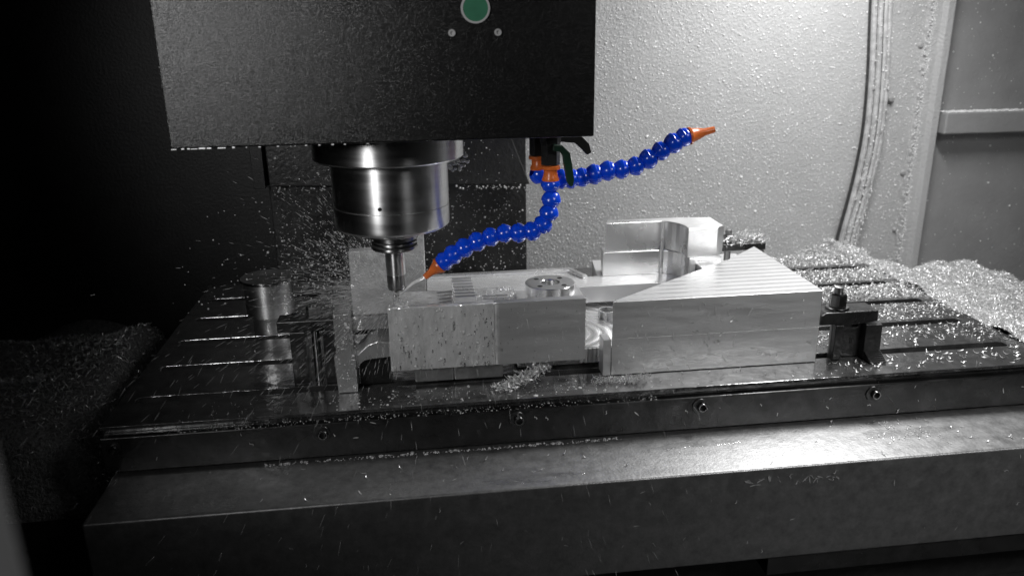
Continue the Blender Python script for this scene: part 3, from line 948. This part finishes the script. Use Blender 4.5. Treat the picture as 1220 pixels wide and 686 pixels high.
# slivers stuck on the front faces
B = []
def on_face(x0, x1, z0, z1, y, n, size):
    p = np.stack([rng.uniform(x0, x1, n), np.full(n, y), rng.uniform(z0, z1, n)], -1)
    out = []
    for kk in (1, 2):
        m = n // 2
        v, f = chip_shape(kk)
        v = v[:, [0, 2, 1]] * np.array([1, -1, 1])
        a = rng.uniform(0, np.pi, m)
        R = np.zeros((m, 3, 3))
        R[:, 0, 0] = np.cos(a)
        R[:, 0, 2] = -np.sin(a)
        R[:, 2, 0] = np.sin(a)
        R[:, 2, 2] = np.cos(a)
        R[:, 1, 1] = 1
        s = rng.uniform(*size, m)
        out.append((np.einsum('nij,kj->nki', R, v) * s[:, None, None] * np.array([1, 0.5, 1]) + p[(kk - 1) * m:kk * m, None, :], f))
    return out
B += on_face(0.26, 0.53, 0.01, 0.10, 0.9502, 70, (0.003, 0.013))
B += on_face(0.11, 0.21, 0.03, 0.11, 0.9502, 60, (0.002, 0.006))
B += on_face(-0.35, 1.0, -0.055, -0.015, 0.8942, 30, (0.003, 0.009))
B += on_face(-0.36, 1.1, -0.185, -0.07, 0.7922, 40, (0.002, 0.009))
B += on_face(0.38, 0.50, -0.085, -0.072, 0.7922, 36, (0.003, 0.011))
n = 90
p = np.stack([rng.uniform(-0.2, 1.1, n), rng.uniform(0.80, 0.89, n), np.full(n, -0.0612)], -1)
B += chips(p, rng.uniform(0.003, 0.010, n), flat=0.95)
n = 60
p = np.stack([rng.uniform(0.56, 0.66, n), rng.uniform(0.83, 0.885, n), np.full(n, -0.0612)], -1)
B += chips(p, rng.uniform(0.003, 0.008, n), flat=0.9)
stuff(link('stuck_slivers', cloud_mesh('stuck_slivers', B), 'chip'), 'thin bright slivers stuck to the front faces and ledge', 'chips')

# drops and chips stuck to the back wall
B = []
n = 22000
px = rng.uniform(0.20, 1.04, n)
pz = 0.55 - 0.62 * rng.random(n) ** 0.85
k = rng.random(n) < np.clip(1.0 - (px - 0.25) / 1.1, 0.25, 1)
px, pz = px[k], pz[k]
rr = rng.gamma(1.5, 0.00035, len(px)) + 0.0004
B += drops(np.stack([px, np.full(len(px), 1.5597), pz], -1), np.minimum(rr, 0.0032), 1, 0.4)
n = 2500
px = rng.uniform(0.20, 1.04, n)
pz = rng.uniform(-0.06, 0.5, n)
B += drops(np.stack([px, np.full(n, 1.5597), pz], -1), rng.uniform(0.0006, 0.0018, n), 1, 0.4, stretch=rng.uniform(0.8, 1.8, n))
n = 420
px = rng.uniform(1.10, 1.6, n)
pz = rng.uniform(-0.1, 0.5, n)
B += drops(np.stack([px, np.full(n, 1.5657), pz], -1), rng.gamma(1.5, 0.0004, n) + 0.0004, 1, 0.4)
n = 1500
px = rng.normal(1.052, 0.008, n)
pz = rng.uniform(-0.12, 0.5, n)
B += drops(np.stack([px, np.full(n, 1.548), pz], -1), np.minimum(rng.gamma(2, 0.0004, n) + 0.0004, 0.002), 1, 0.6)
n = 900
px = rng.uniform(1.095, 1.5, n)
B += drops(np.stack([px, rng.uniform(1.528, 1.562, n), np.full(n, 0.2725)], -1), rng.uniform(0.001, 0.003, n), 2, 0.6)
n = 450
i = rng.integers(0, 3, n)
cp = np.array(cpath)
t = rng.random(n) ** 0.6 * (len(cp) - 1)
k = np.minimum(t.astype(int), len(cp) - 2)
fr = (t - k)[:, None]
p = cp[k] * (1 - fr) + cp[k + 1] * fr
p[:, 0] += rng.uniform(-0.018, 0.018, n)
p[:, 1] -= 0.006
B += drops(p, np.minimum(rng.gamma(2, 0.0004, n) + 0.0004, 0.002), 1, 0.7)
stuff(link('wall_drops', cloud_mesh('wall_drops', B), 'drop'), 'drops and fine chips spattered over the enclosure wall', 'drops')

B = []
n = 1100
px = rng.uniform(-0.255, 0.21, n)
pz = rng.uniform(0.0, 0.19, n)
B += drops(np.stack([px, np.full(n, 1.4695), pz], -1), rng.gamma(1.5, 0.0003, n) + 0.0004, 1, 0.6)
n = 250
px = rng.uniform(-0.25, 0.185, n)
B += drops(np.stack([px, np.full(n, 1.4395), rng.uniform(0.18, 0.30, n)], -1), rng.gamma(1.5, 0.0003, n) + 0.0004, 1, 0.6)
n = 110
px = rng.uniform(-0.25, 0.212, n)
B += drops(np.stack([px, np.full(n, 1.4395), 0.180 - 0.027 * (px + 0.255) + rng.normal(0, 0.002, n)], -1), rng.uniform(0.0006, 0.002, n), 1, 0.7)
n = 220
B += drops(np.stack([rng.normal(0.050, 0.010, n), rng.uniform(1.07, 1.10, n), rng.uniform(0.262, 0.30, n)], -1), rng.uniform(0.001, 0.0035, n))
stuff(link('cover_drops', cloud_mesh('cover_drops', B), 'drop'), 'wet drops and chips clinging to the dark column cover', 'drops')

# coolant running down the front wall and pooling on the table
B = []
n = 240
px = -0.040 + 0.135 * rng.random(n)
pz = rng.uniform(0.027, 0.111, n)
B += drops(np.stack([px, np.full(n, 0.9507), pz], -1), rng.gamma(2, 0.00025, n) + 0.0003, 1, 0.5, stretch=rng.uniform(0.8, 2.6, n))
n = 70
B += drops(np.stack([rng.uniform(-0.11, -0.086, n), np.full(n, 0.9507), rng.uniform(0.004, 0.107, n)], -1), rng.gamma(2, 0.0003, n) + 0.0003, 1, 0.5)
n = 420
px = rng.uniform(-0.30, 0.30, n)
B += drops(np.stack([px, rng.uniform(0.8955, 0.9085, n), np.full(n, -0.0122)], -1), rng.gamma(1.6, 0.00025, n) + 0.00025, 2, 0.6)
n = 200
px = rng.uniform(-0.12, 0.25, n)
B += drops(np.stack([px, rng.uniform(0.901, 0.95, n), np.full(n, 0.0002)], -1), rng.gamma(2, 0.0003, n) + 0.0003, 2, 0.4)
n = 300
B += drops(np.stack([rng.uniform(-0.2, 0.25, n), rng.uniform(0.888, 0.894, n), np.full(n, -0.0618)], -1), rng.gamma(2, 0.0004, n) + 0.0003, 2, 0.5)
stuff(link('coolant_drops', cloud_mesh('coolant_drops', B), 'drop'), 'coolant beads on the wet workpiece wall and table edge', 'drops')

fb = bmesh.new()
nx, nz = 50, 34
gv = []
for j in range(nz):
    row = []
    for i in range(nx):
        x = -0.0405 + 0.136 * i / (nx - 1)
        z = 0.0265 + 0.0855 * j / (nz - 1)
        if i == nx - 1:
            x += 0.004 * math.sin(z * 160) + 0.003 * math.sin(z * 420)
        y = 0.9503 - 0.0006 - 0.0007 * (math.sin(x * 210 + 3 * math.sin(z * 60)) * math.sin(z * 90 + x * 40)) * min(1, i / 4, (nx - 1 - i) / 4, j / 3, (nz - 1 - j) / 3)
        row.append(fb.verts.new((x, y, z)))
    gv.append(row)
for j in range(nz - 1):
    for i in range(nx - 1):
        fb.faces.new((gv[j][i], gv[j][i + 1], gv[j + 1][i + 1], gv[j + 1][i]))
stuff(from_bm(fb, 'coolant_film', 'water', smooth=True), 'sheet of coolant running down the left half of the front wall', 'coolant')

# clear runs of coolant on the wet wall
m = bpy.data.materials.new('clear_coolant')
m.use_nodes = True
pb = m.node_tree.nodes['Principled BSDF']
pb.inputs['Transmission Weight'].default_value = 1.0
pb.inputs['IOR'].default_value = 1.36
pb.inputs['Roughness'].default_value = 0.02
pb.inputs['Base Color'].default_value = (0.80, 0.80, 0.80, 1)
M['clear'] = m
n = 90
px = np.where(rng.random(n) < 0.3, rng.normal(0.084, 0.005, n), rng.uniform(-0.038, 0.092, n))
px = np.clip(px, -0.039, 0.0935)
pz = 0.029 + 0.078 * rng.random(n) ** 2.0
B = drops(np.stack([px, np.full(n, 0.9509), pz], -1), rng.gamma(2.0, 0.00018, n) + 0.0003, 1, 0.5, stretch=rng.uniform(1.0, 5.0, n))
n = 50
px = rng.uniform(0.098, 0.21, n)
B += drops(np.stack([px, np.full(n, 0.9508), rng.uniform(0.029, 0.11, n)], -1), rng.gamma(2, 0.00015, n) + 0.0002, 1, 0.5, stretch=rng.uniform(0.9, 3.0, n))
stuff(link('coolant_runs', cloud_mesh('coolant_runs', B), 'clear'), 'clear runs and beads of coolant on the front wall of the workpiece', 'coolant')

def puddle(cx, cy, z, rx, ry, seed):
    rr = random.Random(seed)
    ph = [rr.uniform(0, 6.28) for _ in range(5)]
    bm = bmesh.new()
    n = 48
    rings = []
    for s_, h in ((1.0, 0.0), (0.97, 0.0003), (0.90, 0.00042)):
        ring = []
        for i in range(n):
            a = 2 * math.pi * i / n
            q = 1 + 0.22 * math.sin(2 * a + ph[0]) + 0.16 * math.sin(3 * a + ph[1]) + 0.12 * math.sin(5 * a + ph[2]) + 0.07 * math.sin(9 * a + ph[3])
            ring.append(bm.verts.new((cx + rx * q * s_ * math.cos(a), cy + ry * q * s_ * math.sin(a), z + h)))
        rings.append(ring)
    for a, b in zip(rings, rings[1:]):
        for i in range(n):
            bm.faces.new((a[i], a[(i + 1) % n], b[(i + 1) % n], b[i]))
    bm.faces.new(rings[-1])
    return bm
for k, (cx, cy, z, rx_, ry_, lab) in enumerate((
        (0.02, 0.926, 0.0003, 0.075, 0.012, 'thin coolant puddle on the table edge below the wet wall'),
        (0.16, 0.927, 0.0003, 0.040, 0.011, 'thin coolant puddle on the table edge right of the chip tuft'),
        (0.12, 0.812, -0.0617, 0.055, 0.008, 'coolant puddle near the front edge of the lower ledge'),
        (0.34, 0.862, -0.0617, 0.045, 0.010, 'coolant puddle against the rail on the lower ledge'),
        (0.62, 0.850, -0.0617, 0.050, 0.014, 'coolant puddle on the right part of the lower ledge'))):
    stuff(from_bm(puddle(cx, cy, z, rx_, ry_, k), 'coolant_puddle', 'water', smooth=True), lab, 'coolant')

# jets from the nozzle and the spray thrown off by the cutter
jet = bmesh.new()
for off in (-0.0018, 0.0, 0.0020):
    a = Vector((0.0085, 1.002 + off, 0.136 + off * 0.5))
    b = Vector((-0.0255, 1.008 + off, 0.113))
    pts = [a.lerp(b, t) + Vector((0, 0, 0.002 * math.sin(t * 3.14))) for t in [i / 8 for i in range(9)]]
    bm_tube(jet, pts, [0.0011 + 0.0004 * math.sin(i * 1.7 + off * 900) for i in range(9)], 8)
stuff(from_bm(jet, 'coolant_jet', 'drop', smooth=True), 'thin coolant jets shooting from the orange nozzle onto the end mill', 'coolant')

B = []
tip = np.array([-0.029, 1.01, 0.112])
def fan(n, az0, azs, el0, els, d0, dk, dth, ln, rad, fall=0.8):
    az = rng.normal(az0, azs, n)
    el = rng.normal(el0, els, n)
    d = np.stack([np.cos(az) * np.cos(el), np.sin(az) * np.cos(el), np.sin(el)], -1)
    dist = rng.gamma(dk, dth, n) + d0
    p = tip + d * dist[:, None]
    p[:, 2] -= fall * dist ** 2
    dd = d.copy()
    dd[:, 2] -= 2 * fall * dist
    k = (p[:, 2] > 0.004) & ~((np.abs(p[:, 0] + 0.029) < 0.016) & (np.abs(p[:, 1] - 1.01) < 0.016))
    return p[k], dd[k], rng.uniform(*ln, n)[k], rng.uniform(*rad, n)[k]
# dense veil close to the cutter
B += threads(*fan(4200, math.pi, 0.9, 0.02, 0.22, 0.004, 1.5, 0.019, (0.006, 0.022), (0.00006, 0.00020), 0.4))
# wide fan to the left
B += threads(*fan(1700, math.pi + 0.25, 0.7, 0.00, 0.28, 0.02, 1.8, 0.045, (0.005, 0.018), (0.00010, 0.00028), 1.2))
# upward splash against the column
B += threads(*fan(420, math.pi - 0.7, 0.5, 0.60, 0.25, 0.05, 2.0, 0.04, (0.004, 0.014), (0.00015, 0.00035), 0.4))
p, d, _, _ = fan(1100, math.pi - 0.5, 0.7, 0.45, 0.30, 0.03, 2.2, 0.040, (0, 1), (0, 1), 0.6)
B += drops(p, np.minimum(rng.gamma(1.8, 0.00028, len(p)) + 0.0003, 0.0018))
# fine mist round the cutter
p, d, _, _ = fan(7000, math.pi, 1.1, 0.05, 0.30, 0.003, 1.4, 0.020, (0, 1), (0, 1), 0.3)
B += drops(p, rng.uniform(0.00012, 0.00034, len(p)))
# drops falling past the table front and the ledge
n = 420
p = np.stack([rng.uniform(-0.40, 0.30, n), rng.uniform(0.70, 0.94, n), rng.uniform(-0.16, 0.12, n)], -1)
lean = np.clip(-0.55 + 1.7 * (p[:, 0] + 0.25), -0.8, 0.6)
d = np.stack([lean, np.full(n, -0.15), np.full(n, -0.85)], -1) + rng.normal(0, 0.13, (n, 3))
k = (p[:, 2] > 0.01) | (p[:, 1] < 0.785)
B += threads(p[k], d[k], rng.uniform(0.004, 0.018, k.sum()), rng.uniform(0.00008, 0.00026, k.sum()))
stuff(link('coolant_spray', cloud_mesh('coolant_spray', B), 'spray'), 'spray of coolant drops thrown off by the spinning end mill', 'spray')
